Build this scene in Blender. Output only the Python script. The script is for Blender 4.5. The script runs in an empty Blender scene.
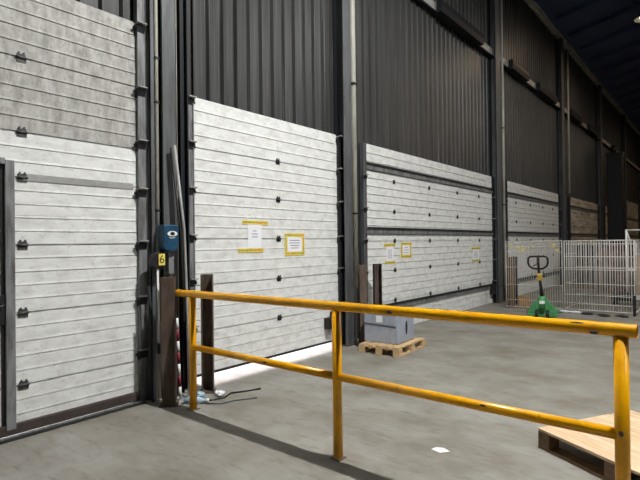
import bpy, bmesh, math, random
from mathutils import Vector, Matrix
R = random.Random(7)
C = bpy.context.scene.collection
sc = bpy.context.scene

# ------------------------------------------------------------------ camera, world, light, exposure
cam = bpy.data.cameras.new('camera'); co = bpy.data.objects.new('camera', cam); C.objects.link(co)
cam.sensor_fit = 'HORIZONTAL'; cam.sensor_width = 36.0; cam.lens = 492.89 / 640 * 36
cam.clip_start = 0.05; cam.clip_end = 300
r_ = Vector((0.77189933, 0.63563588, -0.01176694)); u_ = Vector((0.01341902, 0.00221466, 0.99990751)); f_ = Vector((-0.63560315, 0.77198583, 0.00682012))
m = Matrix((( r_.x, u_.x, -f_.x, 0.0), (r_.y, u_.y, -f_.y, 0.0), (r_.z, u_.z, -f_.z, 1.55), (0, 0, 0, 1)))
co.matrix_world = m
sc.camera = co

sc.view_settings.view_transform = 'Standard'; sc.view_settings.look = 'None'
sc.view_settings.gamma = 1.0; sc.view_settings.use_curve_mapping = False
sc.view_settings.exposure = -0.30

w = bpy.data.worlds.new('world'); sc.world = w; w.use_nodes = True
bg = w.node_tree.nodes['Background']; bg.inputs[0].default_value = (0.75, 0.85, 1.0, 1); bg.inputs[1].default_value = 3.0

sl = bpy.data.lights.new('sun', 'SUN'); sl.energy = 26.0; sl.angle = math.radians(13); sl.color = (1.0, 0.90, 0.94)
so = bpy.data.objects.new('sun', sl); C.objects.link(so)
so.rotation_euler = Vector((1.0, -0.10, -0.42)).to_track_quat('-Z', 'Y').to_euler()

# lamps of the hall: (x, y, z, watts, colour)
WHITE = (1.0, 0.99, 0.965); WARM = (1.0, 0.74, 0.48)
LAMPS = [(0.1, 3.75, 8.2, 1080, WHITE), (2.2, 12.2, 8.4, 350, WHITE), (7.5, 3.75, 8.2, 260, WHITE),
         (10.0, 12.2, 8.4, 50, WHITE), (-1.90, 18.4, 8.45, 60, WARM), (3.5, 27.0, 8.6, 230, WARM), (3.5, 42.0, 8.6, 160, WARM)]

# ------------------------------------------------------------------ materials
def lin(c):
    return tuple(((v / 255) / 12.92 if v / 255 <= .04045 else ((v / 255 + .055) / 1.055) ** 2.4) for v in c) + (1.0,)

def mat(name, col, rough=.6, metal=0.0, var=None, scale=(6, 6, 6), amount=.5, lo=.4, hi=.65, bump=0.0, detail=6, spec=.5, layer2=None, rotz=0.0):
    """base colour mixed with a wear colour through object-space noise; layer2 = (colour, scale, lo, hi, amount)"""
    M = bpy.data.materials.new(name); M.use_nodes = True
    nt = M.node_tree; b = nt.nodes['Principled BSDF']
    b.inputs['Base Color'].default_value = col; b.inputs['Roughness'].default_value = rough; b.inputs['Metallic'].default_value = metal
    b.inputs['Specular IOR Level'].default_value = spec
    if var is None and not bump: return M
    tc = nt.nodes.new('ShaderNodeNewGeometry')
    def noise(scale, lo, hi, det):
        mp = nt.nodes.new('ShaderNodeMapping'); mp.inputs['Scale'].default_value = scale
        src = tc.outputs['Position']
        if rotz:
            rt = nt.nodes.new('ShaderNodeMapping'); rt.inputs['Rotation'].default_value = (0, 0, rotz)
            nt.links.new(src, rt.inputs['Vector']); src = rt.outputs[0]
        nt.links.new(src, mp.inputs['Vector'])
        n = nt.nodes.new('ShaderNodeTexNoise'); n.inputs['Scale'].default_value = 1; n.inputs['Detail'].default_value = det; n.inputs['Roughness'].default_value = .62
        nt.links.new(mp.outputs[0], n.inputs['Vector'])
        rp = nt.nodes.new('ShaderNodeMapRange'); rp.inputs['From Min'].default_value = lo; rp.inputs['From Max'].default_value = hi
        nt.links.new(n.outputs['Fac'], rp.inputs['Value'])
        return n, rp
    prev = None
    if var is not None:
        n, rp = noise(scale, lo, hi, detail)
        mu = nt.nodes.new('ShaderNodeMath'); mu.operation = 'MULTIPLY'; mu.inputs[1].default_value = amount
        nt.links.new(rp.outputs[0], mu.inputs[0])
        mx = nt.nodes.new('ShaderNodeMix'); mx.data_type = 'RGBA'
        mx.inputs['A'].default_value = col; mx.inputs['B'].default_value = var
        nt.links.new(mu.outputs[0], mx.inputs['Factor']); prev = mx
        nt.links.new(mx.outputs['Result'], b.inputs['Base Color'])
    if layer2:
        c2, s2, l2, h2, a2 = layer2
        n2, rp2 = noise(s2, l2, h2, 8)
        mu2 = nt.nodes.new('ShaderNodeMath'); mu2.operation = 'MULTIPLY'; mu2.inputs[1].default_value = a2
        nt.links.new(rp2.outputs[0], mu2.inputs[0])
        mx2 = nt.nodes.new('ShaderNodeMix'); mx2.data_type = 'RGBA'
        nt.links.new(prev.outputs['Result'], mx2.inputs['A']); mx2.inputs['B'].default_value = c2
        nt.links.new(mu2.outputs[0], mx2.inputs['Factor'])
        nt.links.new(mx2.outputs['Result'], b.inputs['Base Color'])
    if bump:
        nb, rb = noise(tuple(s * 3 for s in scale), .2, .8, 6)
        bp = nt.nodes.new('ShaderNodeBump'); bp.inputs['Strength'].default_value = bump; bp.inputs['Distance'].default_value = .01
        nt.links.new(nb.outputs['Fac'], bp.inputs['Height']); nt.links.new(bp.outputs[0], b.inputs['Normal'])
    return M

def emit(name, col, strength):
    M = bpy.data.materials.new(name); M.use_nodes = True
    b = M.node_tree.nodes['Principled BSDF']; b.inputs['Base Color'].default_value = (0, 0, 0, 1)
    b.inputs['Emission Color'].default_value = col; b.inputs['Emission Strength'].default_value = strength
    return M

M = {}
M['concrete'] = mat('concrete', lin((146, 144, 137)), .58, 0, lin((106, 99, 87)), (1.5, 1.9, 1), .9, .38, .70, .35, 12, .35,
                    layer2=(lin((94, 87, 77)), (5, 17, 3), .52, .80, .75))
M['door_paint'] = mat('door_paint', lin((236, 238, 236)), .5, 0, lin((182, 180, 173)), (9, 6, 11), .55, .44, .72, .10, 10, .4,
                      layer2=(lin((140, 137, 130)), (36, 22, 44), .56, .76, .5))
M['door_grimy'] = mat('door_grimy', lin((190, 190, 186)), .55, 0, lin((132, 129, 124)), (13, 13, 5.0), .75, .38, .66, .15, 10, .3,
                      layer2=(lin((108, 105, 101)), (40, 36, 30), .52, .74, .6))
M['door_warm_lit'] = mat('door_warm_lit', lin((212, 206, 194)), .6, 0, lin((140, 128, 112)), (5, .8, 6), .8, .4, .66, .06, 8, .3)  # door paint with the far bays' dim warm light mixed into its colour
M['patch_paint'] = mat('patch_paint', lin((243, 243, 242)), .5, 0, lin((215, 213, 208)), (9, 6, 9), .5)
M['cladding'] = mat('cladding', lin((70, 71, 71)), .42, 0, lin((38, 37, 37)), (4, 16, .4), .85, .35, .7, 0, 6, .45,
                    layer2=(lin((142, 140, 136)), (20, 60, .5), .56, .72, .55))  # pale vertical streaks: sheet texture plus gloss highlights put into the colour
M['steel_grey'] = mat('steel_grey', lin((104, 107, 110)), .5, .25, lin((66, 64, 62)), (14, 14, 1.6), .7, .42, .66)
M['steel_dark'] = mat('steel_dark', lin((40, 42, 46)), .5, .2, lin((24, 24, 24)), (12, 12, 2), .6)
M['hinge_grey'] = mat('hinge_grey', lin((84, 84, 84)), .5, .2, lin((48, 46, 46)), (30, 30, 30), .7)
M["steel_navy"] = mat("steel_navy", lin((25, 28, 36)), .55, .1, lin((18, 18, 21)), (8, 8, 1), .6)
M['strip_grey'] = mat('strip_grey', lin((168, 168, 166)), .5, 0, lin((140, 138, 134)), (12, 12, 12), .6)
M['track_steel'] = mat('track_steel', lin((138, 140, 142)), .5, .15, lin((84, 82, 80)), (16, 16, 3), .8, .42, .62)
M['pale_pipe'] = mat('pale_pipe', lin((190, 190, 178)), .5, 0, lin((140, 136, 124)), (9, 9, 2), .6)
M['iron_brown'] = mat('iron_brown', lin((106, 92, 82)), .62, .1, lin((66, 55, 48)), (12, 12, 4), .8, .4, .65, .1, 6, .35,
                      layer2=(lin((128, 104, 84)), (30, 30, 16), .62, .74, .5))
M['yellow'] = mat('yellow', lin((242, 174, 6)), .28, 0, lin((190, 124, 10)), (7, 7, 5), .55, .42, .70, .05, 6, .5,
                  layer2=(lin((84, 62, 34)), (26, 26, 26), .655, .70, .85))
M['wood'] = mat('wood', lin((214, 186, 144)), .7, 0, lin((164, 130, 90)), (22, 22, 34), .7, .35, .7, .15, 6, .25)
M['ply'] = mat('ply', lin((218, 192, 158)), .65, 0, lin((186, 150, 112)), (2.2, 26, 10), .8, .38, .66, .04, 8, .25, layer2=(lin((232, 212, 184)), (3, 9, 4), .5, .7, .6), rotz=math.radians(29.5))
M['wood_dark'] = mat('wood_dark', lin((126, 100, 74)), .7, 0, lin((84, 66, 50)), (20, 20, 40), .7)
M['box_grey'] = mat('box_grey', lin((166, 174, 188)), .6, 0, lin((128, 136, 150)), (22, 22, 5), .5, .4, .65)
M['box_seam'] = mat('box_seam', lin((84, 88, 96)), .6)
M['black'] = mat('black', lin((24, 24, 24)), .55)
M['rubber'] = mat('rubber', lin((26, 25, 24)), .8)
M['seal_brown'] = mat('seal_brown', lin((72, 62, 58)), .8, 0, lin((60, 52, 48)), (6, 9, 9), .8)
M['roof'] = mat('roof', lin((64, 78, 112)), .7, 0, lin((48, 58, 88)), (1, .5, 1), .6)
M['roof_edge'] = mat('roof_edge', lin((205, 204, 198)), .5, .2, lin((110, 108, 104)), (4, 2, 4), .6)
M['wall_plain'] = mat('wall_plain', lin((84, 82, 80)), .8, 0, lin((70, 68, 66)), (.6, .6, .6), .6)
M['blue'] = mat('blue', lin((30, 78, 106)), .4, 0, lin((20, 52, 74)), (20, 20, 12), .6)
M['white'] = mat('white', lin((240, 240, 238)), .6)
M['paper'] = mat('paper', lin((246, 247, 252)), .7)
M['ink'] = mat('ink', lin((130, 134, 150)), .8)
M['tape_yellow'] = mat('tape_yellow', lin((240, 222, 100)), .5, 0, lin((222, 196, 96)), (20, 20, 20), .5)
M['tape_pale'] = mat('tape_pale', lin((224, 212, 140)), .6, 0, lin((190, 180, 130)), (30, 30, 30), .6)
M['tape_red'] = mat('tape_red', lin((190, 72, 44)), .6)
M['tape_ink'] = mat('tape_ink', lin((120, 104, 40)), .6)
M['red'] = mat('red', lin((128, 36, 50)), .5)
M['green'] = mat('green', lin((84, 164, 104)), .45, 0, lin((56, 122, 76)), (14, 14, 14), .6)
M['cable_green'] = mat('cable_green', lin((64, 84, 70)), .6)
M['brass'] = mat('brass', lin((208, 178, 84)), .45, .3, lin((150, 120, 50)), (40, 40, 40), .6)
M['wire'] = mat('wire', lin((224, 221, 214)), .42)
M['card'] = mat('card', lin((170, 132, 88)), .75, 0, lin((140, 106, 70)), (8, 8, 8), .5)
M['wrap_brown'] = mat('wrap_brown', lin((120, 100, 92)), .5, 0, lin((64, 50, 46)), (5, 5, 7), .9, .4, .6)
M['wrap_dark'] = mat('wrap_dark', lin((70, 68, 68)), .5, 0, lin((34, 32, 32)), (6, 6, 4), .9, .4, .6)
M['plastic_blue'] = mat('plastic_blue', lin((168, 196, 212)), .25)
M['lamp_white'] = emit('lamp_white', (1, .95, .86, 1), 30)
M['lamp_warm'] = emit('lamp_warm', (1, .80, .55, 1), 12)

# ------------------------------------------------------------------ mesh helpers
class MB:
    def __init__(s): s.bm = bmesh.new()
    def box(s, a, b, rot=None, at=None):
        ret = bmesh.ops.create_cube(s.bm, size=1)['verts']
        c = [(a[i] + b[i]) / 2 for i in range(3)]; d = [abs(b[i] - a[i]) for i in range(3)]
        for v in ret:
            v.co = Vector((v.co.x * d[0] + c[0], v.co.y * d[1] + c[1], v.co.z * d[2] + c[2]))
        if rot is not None:
            o = Vector(at or (0, 0, 0))
            for v in ret: v.co = rot @ (v.co - o) + o
        return s
    def tube(s, pts, r, n=8, cap=True):
        pts = [Vector(q) for q in pts]; rings = []
        ref = None
        for i, q in enumerate(pts):
            if i == 0: t = pts[1] - q
            elif i == len(pts) - 1: t = q - pts[i - 1]
            else: t = (pts[i + 1] - q).normalized() + (q - pts[i - 1]).normalized()
            t.normalize()
            if ref is None:
                ref = Vector((0, 0, 1)) if abs(t.z) < .9 else Vector((1, 0, 0))
            x = (ref - t * ref.dot(t)).normalized(); ref = x; y = t.cross(x)
            rr = r[i] if isinstance(r, (list, tuple)) else r
            rings.append([s.bm.verts.new(q + (x * math.cos(2 * math.pi * k / n) + y * math.sin(2 * math.pi * k / n)) * rr) for k in range(n)])
        for A, B in zip(rings, rings[1:]):
            for k in range(n): 
                fc = s.bm.faces.new((A[k], A[(k + 1) % n], B[(k + 1) % n], B[k])); fc.smooth = True
        if cap:
            s.bm.faces.new(rings[0][::-1]); s.bm.faces.new(rings[-1])
        return s
    def prism(s, poly, vec):
        """polygon (3D points) swept along vec"""
        vec = Vector(vec)
        A = [s.bm.verts.new(Vector(q)) for q in poly]; B = [s.bm.verts.new(Vector(q) + vec) for q in poly]
        n = len(A)
        s.bm.faces.new(A); s.bm.faces.new(B[::-1])
        for k in range(n): s.bm.faces.new((A[k], B[k], B[(k + 1) % n], A[(k + 1) % n]))
        return s
    def strip(s, poly, vec):
        """open polyline swept along vec"""
        vec = Vector(vec)
        A = [s.bm.verts.new(Vector(q)) for q in poly]; B = [s.bm.verts.new(Vector(q) + vec) for q in poly]
        for k in range(len(A) - 1): s.bm.faces.new((A[k], B[k], B[k + 1], A[k + 1]))
        return s
    def sphere(s, c, r, sub=2, sc=(1, 1, 1)):
        ret = bmesh.ops.create_icosphere(s.bm, subdivisions=sub, radius=r)['verts']
        for v in ret: v.co = Vector((v.co.x * sc[0], v.co.y * sc[1], v.co.z * sc[2])) + Vector(c)
        for v in ret:
            for fc in v.link_faces: fc.smooth = True
        return s
    def build(s, name, m, parent=None, bevel=0.0, loc=None):
        bmesh.ops.recalc_face_normals(s.bm, faces=s.bm.faces)
        me = bpy.data.meshes.new(name); s.bm.to_mesh(me); s.bm.free()
        me.materials.append(M[m] if isinstance(m, str) else m)
        o = bpy.data.objects.new(name, me); C.objects.link(o)
        if parent is not None: o.parent = parent
        if loc is not None: o.location = loc
        if bevel:
            b = o.modifiers.new('bevel', 'BEVEL'); b.width = bevel; b.segments = 2; b.limit_method = 'ANGLE'
        return o

def rebase(o, base):
    """put a one-mesh thing's origin at its base, geometry unchanged"""
    o.data.transform(Matrix.Translation(-Vector(base))); o.location = base
    return o
def tag(o, label, cat=None, group=None, kind=None):
    o['label'] = label
    if cat: o['category'] = cat
    if group: o['group'] = group
    if kind: o['kind'] = kind
    return o
def empty(name, loc=(0, 0, 0), rz=0.0):
    o = bpy.data.objects.new(name, None); C.objects.link(o); o.location = loc; o.rotation_euler = (0, 0, rz); o.empty_display_size = .1
    return o
def struct(o, label=None):
    o['kind'] = 'structure'
    if label: o['label'] = label
    return o
def text_mesh(name, body, size, m, parent, loc, rot, extrude=.0005):
    cu = bpy.data.curves.new(name, 'FONT'); cu.body = body; cu.size = size; cu.align_x = 'CENTER'; cu.align_y = 'CENTER'; cu.extrude = extrude
    t = bpy.data.objects.new(name + '_curve', cu)
    C.objects.link(t)
    dg = bpy.context.evaluated_depsgraph_get()
    me = bpy.data.meshes.new_from_object(t.evaluated_get(dg)); me.name = name
    bpy.data.objects.remove(t); bpy.data.curves.remove(cu)
    me.materials.clear(); me.materials.append(M[m])
    o = bpy.data.objects.new(name, me); C.objects.link(o); o.parent = parent; o.location = loc; o.rotation_euler = rot
    return o

WX = -4.54           # face of the dock doors
CX = WX - .058       # cladding plane
Y0, Y1 = -10.0, 62.0
EAVE = 8.95
SLOPE = .185
RIDGE = 11.0

# ------------------------------------------------------------------ room shell
struct(MB().box((-14, Y0, -.2), (26, Y1, 0)).build('floor', 'concrete'), 'grey stained concrete warehouse floor')

DOORS = [(-.35, 2.64, 3.78), (3.30, 5.93, 3.185), (6.665, 12.34, 3.175), (13.36, 18.75, 3.175), (20.3, 25.7, 3.19), (27.2, 32.4, 3.2), (34.0, 39.3, 3.9)]
# trapezoid cladding above and between the doors (open behind the doors so light can pass underneath them)
def clad_sheet(mb, y0, y1, z0, z1):
    pitch = .212; pts = []
    k0 = math.floor(y0 / pitch)
    y = k0 * pitch
    while y < y1:
        for dy, dx in ((0, .0), (.138, .0), (.160, -.042), (.192, -.042)):
            yy = y + dy
            if y0 <= yy <= y1: pts.append((CX + dx, yy, z0))
        y += pitch
    pts = [(pts[0][0], y0, z0)] + pts + [(pts[-1][0], y1, z0)]
    mb.strip(pts, (0, 0, z1 - z0))
mb = MB()
prev = Y0
for (a, b, h) in DOORS:
    clad_sheet(mb, prev, a + .08, 0, EAVE)
    clad_sheet(mb, a + .08, b - .08, h - .12, EAVE)
    prev = b - .08
clad_sheet(mb, prev, Y1, 0, EAVE)
wl = struct(mb.build('wall_left', 'cladding'), 'dark grey ribbed metal cladding above the dock doors')
MB().box((CX - .30, Y0, 3.1), (CX - .05, Y1, EAVE)).build('outer_skin', 'wall_plain', wl)
struct(MB().box((25, Y0, 0), (25.2, Y1, 12.5)).build('wall_right', 'wall_plain'))
struct(MB().box((-5, Y0 - .2, 0), (25.2, Y0, 12.5)).build('wall_back', 'wall_plain'))
struct(MB().box((-5, Y1, 0), (25.2, Y1 + .2, 12.5)).build('wall_far', 'wall_plain'))
# roof deck, its rafters and the pale eave beam
zr = EAVE + .1 + SLOPE * (RIDGE - WX)
mb = MB()
mb.prism([(WX - .6, Y0 - .3, EAVE + .1 - .11), (RIDGE, Y0 - .3, zr), (RIDGE, Y0 - .3, zr + .15), (WX - .6, Y0 - .3, EAVE + .1 + .04)], (0, Y1 - Y0 + .6, 0))
mb.prism([(RIDGE, Y0 - .3, zr), (25.6, Y0 - .3, EAVE + .3), (25.6, Y0 - .3, EAVE + .45), (RIDGE, Y0 - .3, zr + .15)], (0, Y1 - Y0 + .6, 0))
ceil = struct(mb.build('ceiling', 'roof'), 'dark blue pitched metal roof')
y = -8.0
while y < 60:
    MB().prism([(WX + .25, y, EAVE + .12), (RIDGE, y, zr - .01), (RIDGE, y, zr - .13), (WX + .25, y, EAVE - .02)], (0, .08, 0)).build('rafter', 'roof', ceil)
    y += 1.72
for k in range(8):
    xx = WX + 2.2 + k * 1.9
    MB().box((xx, Y0, EAVE + .1 + SLOPE * (xx - WX) - .08), (xx + .07, Y1, EAVE + .1 + SLOPE * (xx - WX))).build('purlin', 'roof', ceil)
eb = MB().box((CX + .0, Y0, EAVE - .18), (CX + .14, Y1, EAVE - .15)).box((CX, Y0, EAVE - .18), (CX + .03, Y1, EAVE + .05)).box((CX, Y0, EAVE - .02), (CX + .14, Y1, EAVE + .03))
struct(eb.build('trim_1', 'roof_edge'), 'pale steel eave beam along the top of the wall')

# ------------------------------------------------------------------ dock doors
GR = .011   # groove half height and depth
def panel_mesh(y0, y1, z0, z1, pitch, x=WX, thick=.05, g=1.0):
    """one door section: ribbed face, grooves at the ribs, a deeper gap at its own top and bottom"""
    pts = [(x, z0 + .008)]
    n = max(1, round((z1 - z0) / pitch))
    for k in range(1, n):
        z = z0 + (z1 - z0) * k / n
        pts += [(x, z - .007 * g), (x - .010 * g, z - .004 * g), (x - .010 * g, z + .002 * g), (x + .003, z + .006 * g), (x, z + .024)]
    pts += [(x, z1 - .006), (x - .014, z1 - .006), (x - .014, z1 + .012), (x - .024, z1 + .012), (x - .024, z1 - .001), (x - thick, z1 - .001), (x - thick, z0 + .001), (x - .026, z0 + .001), (x - .026, z0 + .018), (x - .016, z0 + .018), (x - .016, z0 + .008)]
    mb = MB()
    mb.prism([(px, y0, pz) for px, pz in pts], (0, y1 - y0, 0))
    return mb
def hinge_mesh(y, z, s=1.0):
    mb = MB()
    mb.box((WX - .01, y - .045 * s, z - .045 * s), (WX + .006, y + .045 * s, z - .006))
    mb.box((WX - .01, y - .040 * s, z + .004), (WX + .008, y + .040 * s, z + .035 * s))
    mb.tube([(WX + .010, y - .05 * s, z), (WX + .010, y + .05 * s, z)], .010, 6)
    for dy in (-.022, .022):
        mb.tube([(WX + .004, y + dy * s, z + .045 * s), (WX + .014, y + dy * s, z + .045 * s)], .008, 6)
    return mb
def bracket_mesh(y, z, side):
    """roller carrier: plate on the door edge, arm to the track; side +1 = track lies at larger y"""
    mb = MB()
    mb.prism([(WX, y - .045, z - .065), (WX + .035, y - .045, z - .065), (WX + .062, y - .045, z + .02), (WX, y - .045, z + .02)], (0, .085, 0))
    mb.tube([(WX + .03, y - .075, z - .01), (WX + .03, y + .06, z - .01)], .013, 8)
    return mb
def track_mesh(ya, yb, h):
    mb = MB()
    mb.box((WX - .03, ya, 0), (WX + .006, yb, h))
    c = (ya + yb) / 2
    mb.box((WX + .006, ya, 0), (WX + .040, yb, h))
    mb.box((WX + .006, yb - .012, 0), (WX + .05, yb, h))
    return mb

door_labels = ['large grimy white sectional dock door at the left with a wicket door frame in it',
               'white sectional dock door right of the blue control box, with a bright gap under it',
               'white ribbed dock door behind the grey crate on its small pallet',
               'white ribbed dock door behind the green pallet jack and wire mesh',
               'dim dock door just beyond the wire mesh, before the tall dark pillar',
               'dim brownish dock door hidden in part by the tall dark pillar',
               'dim brownish tall dock door at the far right end of the wall']
door_objs = []
def make_door(idx, y0, y1, h, seams, hinge_ys, pitch, mats, tl, tr, bottom=0.0, struts=(), brz=None, hs=1.0):
    d = empty('door_%d' % (idx + 1)); struct(d, door_labels[idx]); door_objs.append(d)
    zs = [bottom] + list(seams) + [h]
    for k, (a, b) in enumerate(zip(zs, zs[1:])):
        panel_mesh(y0, y1, a, b, pitch, g=(.75, .85)[idx] if idx < 2 else 1.5).build('panel', mats(k, len(zs) - 1), d)
    for z in seams:
        for hy in hinge_ys: hinge_mesh(hy, z, hs).build('hinge', 'hinge_grey' if idx == 0 else 'steel_dark', d)
    for z in (brz or seams):
        for yy, sd in ((y1 + .035, 1), (y0 - .03, -1)):
            k_ = bracket_mesh(yy, z, sd).build('roller_bracket', 'steel_dark', d)
            MB().prism([(WX + .002, yy - .05, z + .020), (WX + .088, yy - .05, z + .034), (WX + .088, yy - .05, z + .044), (WX + .002, yy - .05, z + .030)], (0, .095, 0)).build('cover_plate', 'strip_grey', k_)
    for (a, b, mm) in (tl, tr): track_mesh(a, b, h + .6 if idx < 1 else h).build('track', mm, d)
    for z in struts:
        MB().box((WX, y0, z - .07), (WX + .025, y1, z + .03)).build('strut', 'track_steel', d)
        MB().box((WX, y0, z + .010), (WX + .042, y1, z + .042)).build('strut_lip', 'steel_dark', d)
    return d

# door 1
d1 = make_door(0, -.35, 2.64, 3.78, [.40, 1.0, 1.565, 2.13, 2.51, 3.136], [1.60], .122,
               lambda k, n: 'door_grimy' if k >= 5 else 'door_paint', (-.47, -.35, 'track_steel'), (2.64, 2.735, 'track_steel'),
               bottom=.045, brz=[.48, 1.01, 1.555, 2.08, 2.56, 3.09, 3.73], hs=.85)
MB().box((WX, 1.462, .06), (WX + .032, 1.535, 2.262)).box((WX + .032, 1.462, .06), (WX + .040, 1.472, 2.262)).build('wicket_frame', 'track_steel', d1, .004)
MB().box((WX + .002, 1.437, .06), (WX + .012, 1.464, 2.24)).build('wicket_gap', 'black', d1)
MB().box((WX, .55, 2.225), (WX + .045, 1.462, 2.275)).build('wicket_lintel', 'track_steel', d1, .004)
mb = MB(); mb.box((WX, 1.37, .92), (WX + .04, 1.452, 1.16)); mb.tube([(WX + .03, 1.43, 1.08), (WX + .08, 1.43, 1.08), (WX + .08, 1.35, 1.06)], .012, 8); mb.build('wicket_lock', 'steel_dark', d1, .004)
MB().box((WX, 1.60, 2.105), (WX + .007, 2.60, 2.165)).build('cover_strip', 'strip_grey', d1, .002)
for (ya, yb, za, zb) in ((1.545, 1.80, 1.925, 2.008), (1.545, 1.96, 1.815, 1.895)):
    pts = []
    n = 14
    for k in range(n + 1): pts.append((ya + (yb - ya) * k / n, za + R.uniform(-.004, .004)))
    for k in range(6): pts.append((yb + R.uniform(-.03, .05), za + (zb - za) * (k + 1) / 7))
    for k in range(n + 1): pts.append((yb - (yb - ya) * k / n, zb + R.uniform(-.006, .006)))
    MB().prism([(WX + .0022, a, b) for a, b in pts], (.0012, 0, 0)).build('paint_patch', 'patch_paint', d1)
mb = MB().box((WX - .03, -.35, .012), (WX + .03, 2.62, .10)); mb.build('bottom_seal', 'seal_brown', d1, .01)
mb = MB().box((WX + .03, -.35, 0), (WX + .062, 2.66, .014)); struct(mb.build('trim_2', 'track_steel'), 'worn steel threshold strip under the left dock door')
mb = MB().box((WX + .062, -.35, 0), (WX + .125, 2.66, .004)); struct(mb.build('trim_shadow', 'rubber'), 'black strip standing for the shadow line before the steel threshold')  # shade of the floor recess, put in as a flat black strip

# door 2
Z2 = [.58, 1.095, 1.615, 2.13, 2.63]
d2 = make_door(1, 3.30, 5.93, 3.185, Z2, [4.655], .128, lambda k, n: 'door_paint', (3.215, 3.30, 'track_steel'), (5.93, 6.0, 'steel_dark'), bottom=.10, hs=.8,
               brz=[.62, 1.14, 1.62, 2.14, 2.64, 3.13])
MB().box((WX - .05, 3.30, .085), (WX + .01, 5.93, .112)).build('bottom_seal', 'rubber', d2)
MB().box((WX, 5.58, .30), (WX + .10, 5.80, .46)).tube([(WX + .05, 5.69, .44), (WX + .05, 5.69, .55)], .02, 8).build('latch', 'black', d2, .01)
# door 3
Z3 = [.53, 1.06, 1.576, 2.09, 2.62]
d3 = make_door(2, 6.665, 12.34, 3.175, Z3, [7.595, 8.94, 10.265, 11.49], .128, lambda k, n: 'door_paint', (6.585, 6.665, 'steel_grey'), (12.34, 12.42, 'steel_navy'), bottom=.004, hs=.75,
               struts=(.50 - .05, 1.77, 2.83))
MB().box((WX, 12.10, .24), (WX + .10, 12.30, .46)).tube([(WX + .05, 12.2, .44), (WX + .05, 12.2, .58)], .02, 8).build('latch', 'black', d3, .01)
# door 4 .. 7
d4 = make_door(3, 13.36, 18.75, 3.175, Z3, [14.2, 15.5, 16.8, 18.0], .128, lambda k, n: 'door_paint', (13.26, 13.36, 'steel_dark'), (18.75, 18.83, 'steel_navy'), struts=(.45, 1.77, 2.83), hs=.8)
d5 = make_door(4, 20.3, 25.7, 3.19, Z3, [21.1, 22.4, 23.7, 25.0], .128, lambda k, n: 'door_warm_lit', (20.2, 20.3, 'steel_dark'), (25.7, 25.78, 'steel_navy'), struts=(.45, 1.77, 2.83), hs=.9)
d6 = make_door(5, 27.2, 32.4, 3.2, Z3, [], .128, lambda k, n: 'door_warm_lit', (27.1, 27.2, 'steel_dark'), (32.4, 32.48, 'steel_navy'), struts=(.45, 1.77, 2.83))
d7 = make_door(6, 34.0, 39.3, 3.9, Z3 + [3.2], [], .128, lambda k, n: 'door_warm_lit', (33.9, 34.0, 'steel_dark'), (39.3, 39.4, 'steel_navy'), struts=(.45, 1.77, 2.83))

# ------------------------------------------------------------------ steel columns
cols = [(2.855, 3.010, 'grey steel column behind the blue control box'),
        (5.945, 6.140, 'grey steel column between the second and third doors, left of the grey crate'),
        (12.38, 12.68, 'steel column left of the green pallet jack'),
        (18.87, 19.22, 'dim steel column rising behind the middle of the wire mesh'),
        (25.85, 26.25, 'dim steel column just left of the tall dark pillar'),
        (33.0, 33.4, 'distant dim steel column right of the tall dark pillar'),
        (40.0, 40.4, 'farthest dim steel column at the right edge')]
FX = WX + .14
for i, (a, b, lab) in enumerate(cols):
    c = (a + b) / 2; hgt = EAVE - .19
    e = empty('steel_column', (FX - .1, c, 0))
    L = lambda x: x - (FX - .1)
    MB().box((L(FX - .018), a - c, 0), (L(FX), b - c, hgt)).box((L(CX + .005), -.012, .0), (L(FX - .018), .012, hgt)).build('room_flange', 'steel_grey', e, .004)
    MB().box((L(CX + .004), a - c, 0), (L(CX + .022), b - c, hgt)).build('wall_flange', 'steel_navy', e)
    MB().box((L(CX + .02), a - c, 0), (L(FX + .02), b - c, .02)).build('base_plate', 'iron_brown', e)
    tag(e, lab, 'column', 'wall columns')

# ------------------------------------------------------------------ pipes and cables on the columns
def pipe(name, pts, r, m, lab, cat, group=None, n=8, clips=()):
    base = pts[0]
    e = empty(name, base)
    Q = [tuple(Vector(q) - Vector(base)) for q in pts]
    MB().tube(Q, r, n).build('tube', m, e)
    for z in clips:
        MB().box((-r * 1.5 - .03, -r * 1.1, z - base[2] - .012), (r * 1.15, r * 1.1, z - base[2] + .012)).build('clip', 'steel_dark', e)
    return tag(e, lab, cat, group)
pipe('downpipe', [(WX + .13, 6.20, .86), (WX + .13, 6.20, EAVE - .3)], .048, 'pale_pipe', 'pale grey downpipe right of the column beside the grey crate', 'pipe', 'pale downpipes', clips=(2.0, 4.0, 6.0))
pipe('downpipe', [(WX + .085, 12.98, 0), (WX + .085, 12.98, EAVE - .3)], .036, 'pale_pipe', 'pale grey downpipe right of the column left of the green pallet jack', 'pipe', 'pale downpipes', clips=(2.5, 4.5))
pipe('downpipe', [(WX + .085, 20.0, 3.3), (WX + .085, 20.0, EAVE - .3)], .036, 'pale_pipe', 'pale downpipe ending above the dim door behind the wire mesh', 'pipe', 'pale downpipes')
pipe('conduit', [(WX + .09, 2.812, .0), (WX + .09, 2.812, EAVE - .3)], .022, 'pale_pipe', 'thin pale conduit running up left of the blue control box', 'pipe', clips=(1.9, 3.0, 3.45))
pipe('power_cable', [(WX + .12, 2.86, .02), (WX + .12, 2.86, EAVE - .3)], .008, 'cable_green', 'thin green cable along the pale conduit by the left column', 'cable')
pipe('power_cable', [(FX - .005, 3.022, 0), (FX - .005, 3.022, EAVE - .3)], .006, 'pale_pipe', 'thin pale cable on the right edge of the left column', 'cable')
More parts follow.
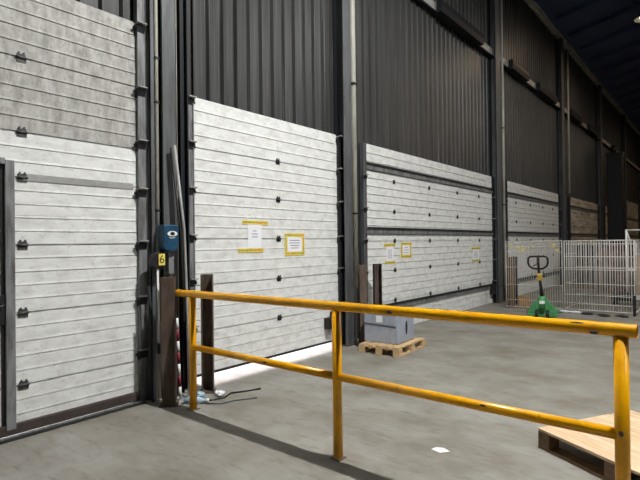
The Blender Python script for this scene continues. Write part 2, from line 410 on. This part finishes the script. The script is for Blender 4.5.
# cover angle between the first door's track and the conduit
e = empty('corner_angle', (WX + .05, 2.735, 0))
MB().box((-.05, .0, 0), (.045, .012, EAVE - .3)).box((.033, .0, 0), (.045, .05, EAVE - .3)).build('angle', 'steel_grey', e)
MB().box((-.06, .014, 0), (.02, .05, EAVE - .3)).build('back_channel', 'black', e)
tag(e, 'tall grey steel angle right of the grimy left dock door', 'steel profile')
e = empty('corner_channel', (WX + .05, 3.035, 0))
MB().box((-.05, .045, 0), (.07, .06, EAVE - .3)).box((-.05, .045, 0), (-.03, .18, EAVE - .3)).box((-.05, .165, 0), (.02, .18, EAVE - .3)).build('channel', 'steel_navy', e)
tag(e, 'tall dark steel channel between the left column and the second dock door', 'steel profile')

# ------------------------------------------------------------------ high rail and dark boxes along the wall
e = empty('wall_rail', (CX + .1, 0, 6.35))
MB().box((-.09, 3, -.10), (.0, 60, .08)).build('rail', 'roof_edge', e)
MB().box((-.09, 3, -.13), (.02, 60, -.10)).build('lower_flange', 'steel_navy', e)
tag(e, 'long pale steel rail running high along the ribbed wall', 'rail')
for (a, b, lab) in ((9.25, 11.5, 'dark long box on the high wall rail, nearest of the row'), (13.55, 15.0, 'dark box on the high wall rail just right of the third column'),
                    (16.1, 18.1, 'dark box on the high wall rail before the fourth column'), (20.1, 21.9, 'dark box on the high wall rail right after the fourth column'),
                    (23.4, 25.3, 'farthest dark box on the high wall rail before the tall pillar')):
    e = empty('rail_box', (CX + .16, (a + b) / 2, 6.33)); h = (b - a) / 2
    MB().prism([(-.03, -h, -.12), (.07, -h, -.12), (.09, -h, .0), (.07, -h, .13), (-.03, -h, .13)], (0, 2 * h, 0)).build('housing', 'steel_navy', e, .004)
    for s in (-.6, .6): MB().box((-.056, s * h - .03, -.14), (-.03, s * h + .03, .2)).build('bracket', 'steel_dark', e)
    tag(e, lab, 'box', 'dark boxes on the wall rail')

# tall dark pillar
e = empty('dark_pillar', (-3.85, 25.9, 0))
MB().box((-.3, -.28, 0), (.3, .28, 5.45)).build('shaft', 'steel_navy', e, .02)
MB().box((-.34, -.32, 5.4), (.34, .32, 5.5)).build('cap', 'steel_dark', e, .01)
MB().box((-.38, -.36, 0), (.38, .36, .04)).build('base_plate', 'steel_dark', e)
MB().tube([(-.05, 0, 5.5), (-.05, 0, 5.85)], .12, 10).build('vent', 'black', e)
tag(e, 'tall dark square pillar beyond the wire mesh at the right', 'pillar')

# ------------------------------------------------------------------ guard posts
def guard_post(name, x, y, h, rz, m, lab, kind='H', w=.13, d=.12):
    e = empty(name, (x, y, 0), rz)
    mb = MB()
    t = .012
    if kind == 'H':
        mb.box((-w / 2, -d / 2, 0), (w / 2, -d / 2 + t, h)).box((-w / 2, d / 2 - t, 0), (w / 2, d / 2, h)).box((-t / 2, -d / 2 + t, 0), (t / 2, d / 2 - t, h))
    else:
        mb.box((-w / 2, d / 2 - t, 0), (w / 2, d / 2, h)).box((-w / 2, -d / 2, 0), (-w / 2 + t, d / 2 - t, h)).box((w / 2 - t, -d / 2, 0), (w / 2, d / 2 - t, h))
    mb.build('profile', m, e, .003)
    MB().box((-w / 2 - .02, -d / 2 - .02, 0), (w / 2 + .02, d / 2 + .02, .012)).build('base_plate', m, e)
    return tag(e, lab, 'guard post', 'brown steel guard posts')
GA = math.radians(48)
guard_post('guard_post', -4.185, 2.757, 1.24, GA, 'iron_brown', 'brown steel guard post under the blue control box', w=.13, d=.10)
guard_post('guard_post', -4.24, 3.262, 1.235, GA, 'iron_brown', 'brown steel guard post just right of the left yellow rail post', 'C', w=.125)
guard_post('guard_post', -4.25, 6.16, 1.215, GA, 'iron_brown', 'brown guard post left of the grey crate, beside the column', w=.115)
guard_post('guard_post', -4.28, 6.62, 1.215, GA, 'iron_brown', 'dark guard post standing behind the grey crate', 'C', w=.12)
guard_post('guard_post', -3.95, 11.9, 1.17, GA, 'wood_dark', 'dark guard post beside the wire mesh, left of the cardboard scrap', w=.12)
guard_post('guard_post', -4.0, 12.35, 1.17, GA, 'steel_dark', 'thin dark guard post seen through the left end of the wire mesh', w=.09)

# ------------------------------------------------------------------ left column fittings
e = empty('control_box', (FX + .052, 2.868, 1.62))
mb = MB()
poly = [(-.085, .135), (.085, .135), (.085, -.08)] + [(.085 * math.cos(t), -.08 - .055 * math.sin(t)) for t in [math.pi * k / 10 for k in range(1, 10)]] + [(-.085, -.08)]
mb.prism([(-.05, a, b) for a, b in poly], (.11, 0, 0)); mb.build('housing', 'blue', e, .012)
def ellipse(a, b, n=24): return [(a * math.cos(2 * math.pi * k / n), b * math.sin(2 * math.pi * k / n)) for k in range(n)]
MB().prism([(.0605, a + .01, b + .045) for a, b in ellipse(.058, .027)], (.003, 0, 0)).build('emblem', 'white', e)
MB().prism([(.0637, a + .01, b + .045) for a, b in ellipse(.026, .018)], (.002, 0, 0)).build('emblem_eye', 'black', e)
arc = [(.05 * math.sin(t), -.032 * math.cos(t)) for t in [(-1 + 2 * k / 8) * .7 for k in range(9)]]
MB().prism([(.0605, a + .005, b + .030) for a, b in arc] + [(.0605, a * .96 + .005, b + .036) for a, b in arc[::-1]], (.003, 0, 0)).build('emblem_stroke', 'white', e)
MB().box((-.03, -.00, -.36), (.012, .06, -.13)).build('cable_duct', 'track_steel', e, .004)
tag(e, 'dark blue control box with a white eye emblem on the left column', 'control box')

e = empty('pull_chain_wheel', (FX + .06, 2.745, 1.40))
mb = MB().tube([(-.03, 0, 0), (.02, 0, 0)], [.085, .085], 20); mb.build('wheel', 'black', e, .006)
MB().tube([(-.05, 0, 0), (.03, 0, 0)], .02, 10).build('hub', 'steel_dark', e)
MB().box((.026, -.010, -.050), (.031, .060, .065)).build('number_plate', 'tape_yellow', e, .002)
text_mesh('number', '6', .115, 'black', e, (.0318, .025, .008), (math.pi / 2, 0, math.pi / 2))
MB().tube([(.0, -.005, -.08), (.005, -.002, -.5), (.0, .0, -.82)], .009, 6).build('cord', 'white', e)
MB().tube([(.0, .0, -.82), (.0, .0, -.92)], [.014, .018], 8).build('cord_weight', 'black', e)
tag(e, 'black pull cord wheel with a yellow number 6 plate by the blue box', 'pulley')

e = empty('striped_pole', (-4.235, 2.917, 0))
d = Vector((-.006, -.027, .80)); n = 7
for k in range(n):
    a = d * (k / n) + Vector((0, 0, .02)); b = d * ((k + 1) / n) + Vector((0, 0, .02))
    MB().tube([a, b], .014, 10).build('stripe', 'white' if k % 2 == 0 else 'red', e)
tag(e, 'red and white striped pole leaning by the brown post under the control box', 'pole')

e = empty('leaning_batten', (-4.23, 3.00, 0))
top = Vector((-4.335 + 4.23, 2.945 - 3.00, 2.57)); 
mb = MB()
pts = [Vector((0, .02, .02)), Vector((-.02, .022, .8)), Vector((-.045, .008, 1.7)), top]
mb.tube(pts, .018, 4); mb.build('batten', 'strip_grey', e)
MB().tube([p_ + Vector((-.012, -.034, -.03)) for p_ in pts[1:]], .013, 4).build('dark_edge', 'black', e)
tag(e, 'long pale batten leaning against the left column right of the control box', 'batten')
for (y_, lab, x2) in ((2.665, 'dark hose hanging left of the brown post', .03), (3.09, 'dark hose hanging between the striped pole and yellow post', .06)):
    e = empty('hose', (WX + .16, y_, 0))
    pts = [(0, 0, 1.15), (.02, .015, .8), (x2, -.01, .4), (x2, .01, .05), (.05, .02, .02)]
    MB().tube(pts, .016, 8).build('hose_tube', 'rubber', e)
    tag(e, lab, 'hose', 'dark hoses by the left column')

# litter at the foot of the left column
e = empty('plastic_bottle', (-4.03, 2.935, .032), math.radians(40))
MB().tube([(-.10, 0, 0), (.06, 0, 0), (.09, 0, 0), (.12, 0, 0)], [.032, .032, .014, .014], 10).build('bottle_body', 'plastic_blue', e)
MB().tube([(.12, 0, 0), (.14, 0, 0)], .016, 10).build('cap', 'white', e)
tag(e, 'pale blue plastic bottle lying at the foot of the left yellow post', 'bottle')
def crumple(name, loc, s, m, lab, cat, sc=(1, 1, .5), group=None):
    mb = MB(); mb.sphere((0, 0, 0), s, 3, sc)
    for v in mb.bm.verts: v.co *= 1 + R.uniform(-.28, .28)
    for fc in mb.bm.faces: fc.smooth = False
    zmin = min(v.co.z for v in mb.bm.verts)
    o = mb.build(name, m); o.location = (loc[0], loc[1], loc[2] - zmin)
    return tag(o, lab, cat, group)
crumple('crumpled_wrapper', (-4.12, 3.05, 0), .06, 'plastic_blue', 'crumpled pale plastic wrapper behind the left yellow post', 'wrapper')
crumple('crumpled_paper', (-4.02, 3.24, 0), .05, 'paper', 'crumpled white paper at the foot of the right hand brown post', 'paper')
def loop_cable(name, pts, r, m, lab):
    b = Vector((pts[0][0], pts[0][1], 0))
    e = empty(name, b); MB().tube([Vector(q) - b for q in pts], r, 6).build('cable', m, e); return tag(e, lab, 'cable')
loop_cable('loose_cable', [(-4.0, 3.02, .008), (-3.95, 3.10, .008), (-3.92, 3.22, .008), (-3.99, 3.36, .008), (-3.90, 3.52, .008), (-3.86, 3.66, .008)], .008, 'rubber', 'black cable lying on the floor right of the left yellow post')
loop_cable('loose_strap', [(-3.93, 2.99, .006), (-3.80, 3.08, .006), (-3.78, 3.22, .006), (-3.66, 3.42, .006)], .006, 'box_seam', 'thin grey strap lying in front of the black floor cable')
# paper scrap on the open floor
mb = MB().prism([(-.06, -.03, .001), (.02, -.05, .001), (.07, .01, .004), (.0, .045, .002), (-.05, .02, .001)], (0, 0, .002))
o = mb.build('paper_scrap', 'patch_paint'); o.location = (-1.66, 3.40, 0); tag(o, 'white paper scrap alone on the open floor beyond the railing', 'paper')

# ------------------------------------------------------------------ yellow railing
RX = [-3.899, -2.182, -.408]; RY = 2.827; RR = .034
e = empty('safety_railing', (RX[1], RY, 0))
ox = RX[1]
MB().tube([(-4.13 - ox, 0, 1.084), (-.338 - ox, 0, 1.104)], RR, 20, cap=False).build('top_rail', 'yellow', e)
for xe, ze in ((-.358, 1.104), (-4.11, 1.084)): MB().tube([(xe - ox, 0, ze), (xe + .002 - ox, 0, ze)], RR * .9, 20).build('tube_end_shade', 'black', e)  # black discs just inside stand for the dark of the open tube
for a, b in ((RX[0], RX[1]), (RX[1], RX[2])):
    MB().tube([(a + .02 - ox, 0, .587), (b - .02 - ox, 0, .587)], .029, 16).build('mid_rail', 'yellow', e)
for x in RX:
    p_ = MB().tube([(x - ox, 0, 0.0), (x - ox, 0, 1.07)], .034, 18).build('post', 'yellow', e)
    MB().box((x - ox - .046, -.046, 0), (x - ox + .046, .046, .006)).build('base_plate', 'iron_brown', e, .002)
for (xm, zm, ym, rx_, rz_) in ((-1.72, 1.092, -.030, .030, .014), (-.60, 1.122, -.022, .045, .009), (-.52, 1.085, -.033, .02, .010), (-.408, .60, -.034, .012, .014), (-2.9, .59, -.027, .03, .008), (-1.1, .60, -.027, .02, .007)):
    MB().sphere((xm - ox, ym, zm), 1.0, 2, (rx_, .006, rz_)).build('paint_chip', 'iron_brown', e)
tag(e, 'yellow painted tubular steel safety railing across the foreground', 'railing')

# ------------------------------------------------------------------ pallets and the grey crate
def pallet(name, corner, ang, lx, ly, hz, m, mb_, lab, boards=5, ply=False, front=True):
    """corner = nearest corner; local x along the front edge, y to the rear"""
    e = empty(name, (corner[0], corner[1], 0), ang)
    bl = .10; h0, h1 = .022, hz - .04
    for i in range(3):
        for j in range(3):
            x0 = (lx - bl) * i / 2; y0 = (ly - bl) * j / 2
            MB().box((x0, y0, h0), (x0 + bl, y0 + bl, h1)).build('block', mb_, e, .003)
    for i in range(3):                       # bottom runners
        if ply:
            y0 = (ly - bl) * i / 2; MB().box((0, y0, 0), (lx, y0 + bl, h0)).build('bottom_board', mb_, e, .002)
        else:
            x0 = (lx - bl) * i / 2; MB().box((x0, 0, 0), (x0 + bl, ly, h0)).build('bottom_board', mb_, e, .002)
    for j in range(3):
        if ply:
            x0 = (lx - bl) * j / 2; MB().box((x0, 0, h1), (x0 + bl, ly, h1 + .02)).build('stringer_board', mb_, e, .002)
        else:
            y0 = (ly - bl) * j / 2; MB().box((0, y0, h1), (lx, y0 + bl, h1 + .02)).build('stringer_board', mb_, e, .002)
    w_ = (ly if ply else lx) / boards
    for k in range(boards):
        g = .0025 if ply else .014
        if ply: MB().box((R.uniform(-.012, .012), k * w_ + g, h1 + .02), (lx + R.uniform(-.01, .01), (k + 1) * w_ - g, hz)).build('deck_board', m, e, .002)
        else: MB().box((k * w_ + g, 0, h1 + .02), ((k + 1) * w_ - g, ly, hz)).build('deck_board', m, e, .002)
    return tag(e, lab, 'pallet')
P1 = (-4.05, 5.755)
a1 = math.radians(3.5)
pallet('small_pallet', P1, a1, .64, .86, .125, 'wood', 'wood', 'small wooden pallet under the grey crate by the second column', 5)
# grey crate on it
ca = a1
def loc2(p, a, x, y): return (p[0] + x * math.cos(a) - y * math.sin(a), p[1] + x * math.sin(a) + y * math.cos(a))
cx, cy = loc2(P1, a1, -.01, .175)
e = empty('grey_crate', (cx, cy, .125), a1)
LW, LD, LH = .53, .55, .41
MB().box((0, 0, 0), (LW, LD, LH)).build('body', 'box_grey', e, .012)
MB().box((-.008, -.008, LH), (LW + .008, LD + .008, LH + .035)).build('lid', 'box_grey', e, .01)
MB().prism([(0, -.003, .275), (LW - .02, -.003, .255), (LW - .02, -.003, .225), (0, -.003, .25)], (0, .002, 0)).build('strap', 'box_seam', e)
MB().prism([(LW + .001, .29 + a * .05, .20 + b * .10) for a, b in ellipse(.6, 1.0, 14)], (.003, 0, 0)).build('hand_hole', 'black', e)
MB().box((.20, -.0035, .29), (.30, -.001, .385)).build('sticker', 'white', e, .001)
tag(e, 'grey blue crate with a black hand hole standing on the small pallet', 'crate')

P2 = (-1.107, 3.893)
pallet('large_pallet', P2, math.radians(-29.5), 1.2, 1.0, .147, 'ply', 'wood_dark', 'large wooden pallet with pale smooth top at the bottom right behind the railing', 4, True)

# ------------------------------------------------------------------ notices taped to the doors
def notice(y0, y1, z0, z1, lab, style, lines=4, tape=.05, over=.05):
    yc, zc = (y0 + y1) / 2, (z0 + z1) / 2
    e = empty('taped_notice', (WX + .0035, yc, zc)); hy, hz = (y1 - y0) / 2, (z1 - z0) / 2
    MB().box((0, -hy, -hz), (.0015, hy, hz)).build('sheet', 'paper', e)
    mb = MB()
    for k in range(lines):
        z = hz * (.50 - 1.0 * k / max(1, lines - 1)) ; wd = hy * R.uniform(.45, .72)
        if style == 'strips': wd *= .6; z = hz * (.45 - .5 * k / max(1, lines - 1))
        mb.box((.0016, -wd, z - .005), (.0022, wd, z + .005))
    mb.build('lettering', 'ink', e)
    def strip(ya, yb, za, zb, ink=True, red=None):
        t = MB().prism([(.0018, ya, za + R.uniform(-.006, .006)), (.0018, yb, za + R.uniform(-.006, .006)), (.0018, yb, zb + R.uniform(-.006, .006)), (.0018, ya, zb + R.uniform(-.006, .006))], (.0012, 0, 0)).build('tape', 'tape_yellow', e)
        horiz = (yb - ya) > (zb - za)
        L_ = (yb - ya) if horiz else (zb - za); n = int(L_ / .022)
        m1, m2 = MB(), MB()
        for k in range(1, n):
            c_ = k / n; tgt = m2 if red and red[0] <= c_ <= red[1] else m1
            if horiz: tgt.box((.0031, ya + L_ * c_ - .007, (za + zb) / 2 - .011), (.0035, ya + L_ * c_ + .005, (za + zb) / 2 + .011))
            else: tgt.box((.0031, (ya + yb) / 2 - .011, za + L_ * c_ - .007), (.0035, (ya + yb) / 2 + .011, za + L_ * c_ + .005))
        if len(m1.bm.verts): m1.build('tape_lettering', 'tape_ink', t)
        if len(m2.bm.verts): m2.build('tape_lettering', 'tape_red', t)
    if style == 'strips':
        strip(-hy - .09, hy + .12, hz + .0, hz + tape, red=(.5, 1)); strip(-hy - .16, hy + .03, -hz - tape, -hz, red=(.6, 1))
    elif style == 'narrow':
        strip(-hy - .08, hy + .06, hz - .01, hz + tape); strip(-hy - .06, hy + .04, -hz - tape * .7, -hz + .01)
    else:
        strip(-hy - tape, hy + tape, hz - .005, hz + tape, red=(.65, 1)); strip(-hy - tape, hy + tape, -hz - tape, -hz + .005, red=(0, .3))
        strip(-hy - tape, -hy, -hz, hz, red=(0, 1) if style == 'redframe' else None); strip(hy, hy + tape, -hz, hz, red=(.3, 1))
    return tag(e, lab, 'notice', 'notices taped to the dock doors')
notice(4.115, 4.345, 1.50, 1.795, 'white notice with two yellow tape strips, leftmost on the second dock door', 'strips', 3)
notice(4.82, 5.115, 1.44, 1.645, 'white notice framed all round in yellow tape on the second dock door', 'frame', 4)
notice(7.31, 7.55, 1.215, 1.485, 'white notice with yellow tape at top and bottom, leftmost on the third dock door', 'narrow', 5)
notice(7.86, 8.14, 1.315, 1.50, 'white notice framed in yellow and red tape on the third dock door', 'redframe', 3)
notice(11.08, 11.45, 1.12, 1.37, 'small notice with yellow tape near the right end of the third dock door', 'narrow', 5)

# ------------------------------------------------------------------ pallet jack
e = empty('pallet_jack', (-2.85, 10.42, 0), math.radians(14))
# local: -y toward the handle side, forks along +y
mb = MB()
mb.prism([(-.27, 0, .10), (.27, 0, .10), (.24, 0, .19), (.09, 0, .37), (.07, 0, .43), (-.07, 0, .43), (-.09, 0, .37), (-.24, 0, .19)], (0, .09, 0))
mb.prism([(-.27, .0, .03), (.27, .0, .03), (.27, .0, .10), (-.27, .0, .10)], (0, .12, 0))
mb.build('body', 'green', e, .012)
MB().tube([(0, -.06, .20), (0, -.06, .45)], .055, 14).build('pump', 'green', e)
MB().box((-.05, -.13, .30), (.05, -.05, .36)).build('valve_plate', 'white', e, .006)
for s in (-1, 1):
    mb = MB(); mb.prism([(s * .27, .09, .06), (s * .11, .09, .06), (s * .11, .09, .085), (s * .27, .09, .085)], (0, 1.15, 0)); mb.build('fork', 'green', e, .006)
    MB().tube([(s * .19 - .03, 1.1, .035), (s * .19 + .03, 1.1, .035)], .035, 12).build('load_roller', 'black', e)
    MB().tube([(s * .10 - .028, -.06, .09), (s * .10 + .028, -.06, .09)], .09, 16).build('steer_wheel', 'black', e)
MB().tube([(0, -.06, .45), (-.05, -.075, .95)], [.034, .02], 10).build('draw_bar', 'steel_dark', e)
MB().box((-.095, -.11, .76), (.015, -.04, .90)).build('lever_box', 'brass', e, .015)
MB().tube([(-.06, -.09, .86), (-.14, -.12, .82)], .016, 8).tube([(.0, -.09, .86), (.06, -.12, .84)], .016, 8).build('lever', 'black', e)
pts = [(0, -.09, .99), (-.10, -.09, 1.0), (-.17, -.09, 1.05), (-.19, -.09, 1.12), (-.185, -.09, 1.20), (-.15, -.09, 1.235), (0, -.09, 1.24), (.15, -.09, 1.235), (.185, -.09, 1.20), (.19, -.09, 1.12), (.17, -.09, 1.05), (.10, -.09, 1.0), (0, -.09, .99)]
pts = [(x_ * .95 - .065, y_, z_) for x_, y_, z_ in pts]
MB().tube(pts, .019, 8).tube([(-.05, -.075, .93), (-.065, -.09, 1.24)], .024, 8).tube([(-.07, -.09, 1.10), (-.155, -.1, 1.04)], .010, 6).build('handle', 'black', e)
tag(e, 'green hand pallet jack with black loop handle before the wire mesh', 'pallet jack')

# ------------------------------------------------------------------ wire mesh
def mesh_panel(parent, a, b, z0, z1, nv, zs, r=.006, rz=.008, frame=.014, double=()):
    """upright bars between floor points a and b; returns two meshes: bars and frame"""
    A = Vector((a[0], a[1], 0)); B = Vector((b[0], b[1], 0))
    mb = MB()
    for k in range(1, nv):
        q = A.lerp(B, k / nv); mb.tube([q + Vector((0, 0, z0)), q + Vector((0, 0, z1))], r, 5)
    for z in zs: mb.tube([A + Vector((0, 0, z)), B + Vector((0, 0, z))], rz, 5)
    mb.build('wire_grid', 'wire', parent)
    mb = MB()
    for q in (A, B): mb.tube([q + Vector((0, 0, 0)), q + Vector((0, 0, z1 + .01))], frame, 6)
    for z in (z0, z1): mb.tube([A + Vector((0, 0, z)), B + Vector((0, 0, z))], frame, 6)
    mb.build('edge_frame', 'wire', parent)
# left fence panel
FA, FB = Vector((-3.96, 11.62, 0)), Vector((-2.80, 11.80, 0))
e = empty('mesh_fence', FA)
mesh_panel(e, (0, 0), (FB.x - FA.x, FB.y - FA.y), .04, 1.545, 24, [.2, .55, .95, 1.3, 1.42, 1.48], r=.0045, rz=.005, frame=.008)
tag(e, 'fine pale wire mesh panel standing behind the green pallet jack', 'mesh panel')
# cage
GA_, GB_ = Vector((-2.74, 11.75, 0)), Vector((-1.435, 11.72, 0))
e = empty('wire_cage', GA_)
w_ = GB_.x - GA_.x; dep = 1.1
front_z = [.20, .38, .62, .92, .96, 1.2, 1.47]
sx, sy = .55, .83      # cage depth runs away from the viewer, along the line of sight
mesh_panel(e, (0, 0), (w_, -.03), .06, 1.54, 27, front_z, r=.0065, rz=.008, frame=.011)
mesh_panel(e, (-.0, dep), (w_, dep), .06, 1.54, 13, [.3, .93], r=.0045, rz=.005, frame=.009)
mesh_panel(e, (0, 0), (-.0, dep), .06, 1.54, 6, [.62, 1.25], r=.004, rz=.004, frame=.009)
mesh_panel(e, (w_, -.03), (w_, dep), .06, 1.54, 6, [.62, 1.25], r=.004, rz=.004, frame=.009)
mb = MB().box((w_ - .03, -.06, 0), (w_ + .02, -.01, .42)); mb.build('corner_post', 'steel_dark', e)
tag(e, 'large pale wire cage with upright bars at the right', 'cage')
# yellow tape ties on the fence
for k, (t, z, s_) in enumerate(((.10, 1.44, .05), (.24, 1.40, .07), (.32, 1.36, .08), (.50, 1.43, .05), (.86, 1.46, .08), (.92, 1.34, .05))):
    q = FA.lerp(FB, t)
    labs = ['yellow tape tie at the left top corner of the fine mesh panel', 'yellow tape tie second from the left near the top of the fine mesh',
            'drooping yellow tape tie left of the pallet jack handle', 'small yellow tape tie above the pallet jack handle',
            'yellow tape tie near the right top corner of the fine mesh panel', 'low yellow tape tie at the right end of the fine mesh panel']
    o = MB().prism([(-s_, -.012, .03), (s_ * .2, -.012, .02), (s_, -.014, .035), (s_ * .6, -.016, -.01), (0, -.014, -s_), (-s_ * .4, -.013, -.02)], (0, .004, 0)).build('tape_tie', 'tape_pale')
    o.location = (q.x, q.y - .012, z); tag(o, labs[k], 'tape', 'yellow ties on the mesh')
# cardboard and goods by the mesh
o = MB().box((-.13, -.03, 0), (.13, .03, .26)).build('cardboard_scrap', 'card', None, .004); o.location = (-3.70, 12.05, 0); o.rotation_euler = (0, 0, math.radians(30))
tag(o, 'brown cardboard piece standing on the floor behind the left end of the mesh', 'cardboard')
def wrapped(name, x, y, wx, wy, h, m, lab, rz=.2):
    e = empty(name, (x, y, 0), rz)
    for k in range(3): MB().box((-wx / 2, -wy / 2 + k * (wy - .1) / 2, 0), (wx / 2, -wy / 2 + k * (wy - .1) / 2 + .1, .12)).build('pallet_runner', 'wood_dark', e)
    mb = MB(); mb.box((-wx / 2, -wy / 2, .12), (wx / 2, wy / 2, h))
    bmesh.ops.subdivide_edges(mb.bm, edges=mb.bm.edges, cuts=5, use_grid_fill=True)
    for vtx in mb.bm.verts:
        if vtx.co.z > .13: vtx.co += Vector((R.uniform(-.03, .03), R.uniform(-.03, .03), R.uniform(-.03, .01)))
    mb.build('wrapped_load', m, e)
    return tag(e, lab, 'wrapped pallet load')
wrapped('wrapped_load', -2.35, 15.6, .95, .9, 1.42, 'wrap_brown', 'brownish wrapped load seen through the middle of the wire cage')
wrapped('wrapped_load', -3.5, 17.9, .9, .8, 1.40, 'wrap_dark', 'dark wrapped load seen through the left part of the wire cage')
wrapped('wrapped_load', -1.50, 15.6, .55, .8, 1.30, 'wrap_dark', 'dark wrapped load seen through the right end of the wire cage')
# cardboard box at the right edge on a low dark trolley, white rack
e = empty('flat_trolley', (-1.72, 13.5, 0), .05)
MB().box((-.40, -.30, .14), (.95, .30, .30)).build('platform', 'steel_navy', e, .01)
for sx_ in (-.32, .86):
    for sy_ in (-.22, .22): MB().tube([(sx_ - .02, sy_, .07), (sx_ + .02, sy_, .07)], .07, 12).build('wheel', 'black', e)
MB().box((.05, -.32, .18), (.2, -.30, .29)).build('white_corner', 'white', e, .004)
tag(e, 'low dark trolley at the right edge beside the wire cage', 'trolley')
o = MB().box((-.25, -.28, 0), (.45, .28, .62)).build('cardboard_box', 'card', None, .006); o.location = (-1.34, 13.53, .48); o.rotation_euler = (0, 0, .05)
o.location.z = .30
o.data.transform(Matrix.Diagonal((1, 1, 1.45, 1)))
tag(o, 'brown cardboard box on the low dark trolley at the right edge', 'box')
e = empty('white_rack', (-1.93, 14.45, 0), .1)
mb = MB()
for x in (-.0, .75): mb.tube([(x, 0, 0), (x, 0, 1.80)], .022, 8)
mb.tube([(-.02, 0, 1.79), (.78, 0, 1.79)], .02, 8).tube([(-.0, 0, .8), (.75, 0, .8)], .02, 8).tube([(.0, 0, 1.78), (.10, 0, 1.45)], .018, 6)
mb.build('rack_frame', 'white', e)
tag(e, 'white tubular rack showing above the right end of the wire cage', 'rack')
# litter along the foot of the mesh
lit = [((565, 311), 'paper', 'white'), ((574, 313.5), 'paper', 'white'), ((584, 314), 'rag', 'wrap_dark'), ((596, 315), 'rag', 'wrap_dark'), ((610, 316), 'rag', 'wrap_dark'), ((558, 309.5), 'strip', 'green')]
lits = [(-2.70, 11.55, .06, 'paper', 'small crumpled white paper at the left foot of the wire cage'), (-2.48, 11.50, .07, 'paper', 'larger crumpled white paper at the foot of the wire cage'),
        (-2.24, 11.45, .07, 'wrap_dark', 'dark crumpled wrapping at the foot of the wire cage, left of three'), (-1.93, 11.38, .07, 'wrap_dark', 'dark crumpled wrapping at the foot of the wire cage, middle of three'),
        (-1.62, 11.45, .07, 'wrap_dark', 'dark crumpled wrapping at the foot of the wire cage, right of three'), (-2.80, 11.40, .05, 'green', 'green crumpled strip right of the pallet jack')]
for x, y, s_, m_, lab in lits:
    crumple('crumpled_litter', (x, y, 0), s_, m_, lab, 'litter', (1.6, .8, .35), 'litter along the mesh')

# ------------------------------------------------------------------ hall lamps
lamp_labels = ['high bay lamp above the railing', 'high bay lamp above the mid floor', 'high bay lamp far to the right above the railing line', 'high bay lamp far to the right above the mid floor',
               'small glowing warm lamp under the dark roof at the top right corner', 'warm lamp deep in the hall', 'warm lamp deepest in the hall']
for i, (x, y, z, wt, col) in enumerate(LAMPS):
    e = empty('high_bay_lamp', (x, y, z))
    roof_z = EAVE + .1 + SLOPE * (x - WX) if x < RIDGE else 10
    MB().tube([(0, 0, 0.02), (0, 0, .10), (0, 0, .22), (0, 0, .36)], [.26, .24, .12, .09], 20, cap=False).build('reflector', 'steel_grey', e)
    MB().tube([(0, 0, .36), (0, 0, .52)], .10, 14).build('ballast', 'steel_dark', e)
    MB().tube([(0, 0, .5), (0, 0, max(.6, roof_z - z))], .012, 6).build('hanger', 'steel_dark', e)
    MB().sphere((0, 0, .09), .10, 2, (1, 1, 1.2)).build('bulb', 'lamp_white' if col is WHITE else 'lamp_warm', e)
    ld = bpy.data.lights.new('lamp_light', 'AREA'); ld.shape = 'DISK'; ld.size = .22; ld.energy = wt; ld.color = col
    lo = bpy.data.objects.new('lamp_light', ld); C.objects.link(lo); lo.parent = e; lo.location = (0, 0, -.04)
    tag(e, lamp_labels[i], 'lamp', 'hall lamps')
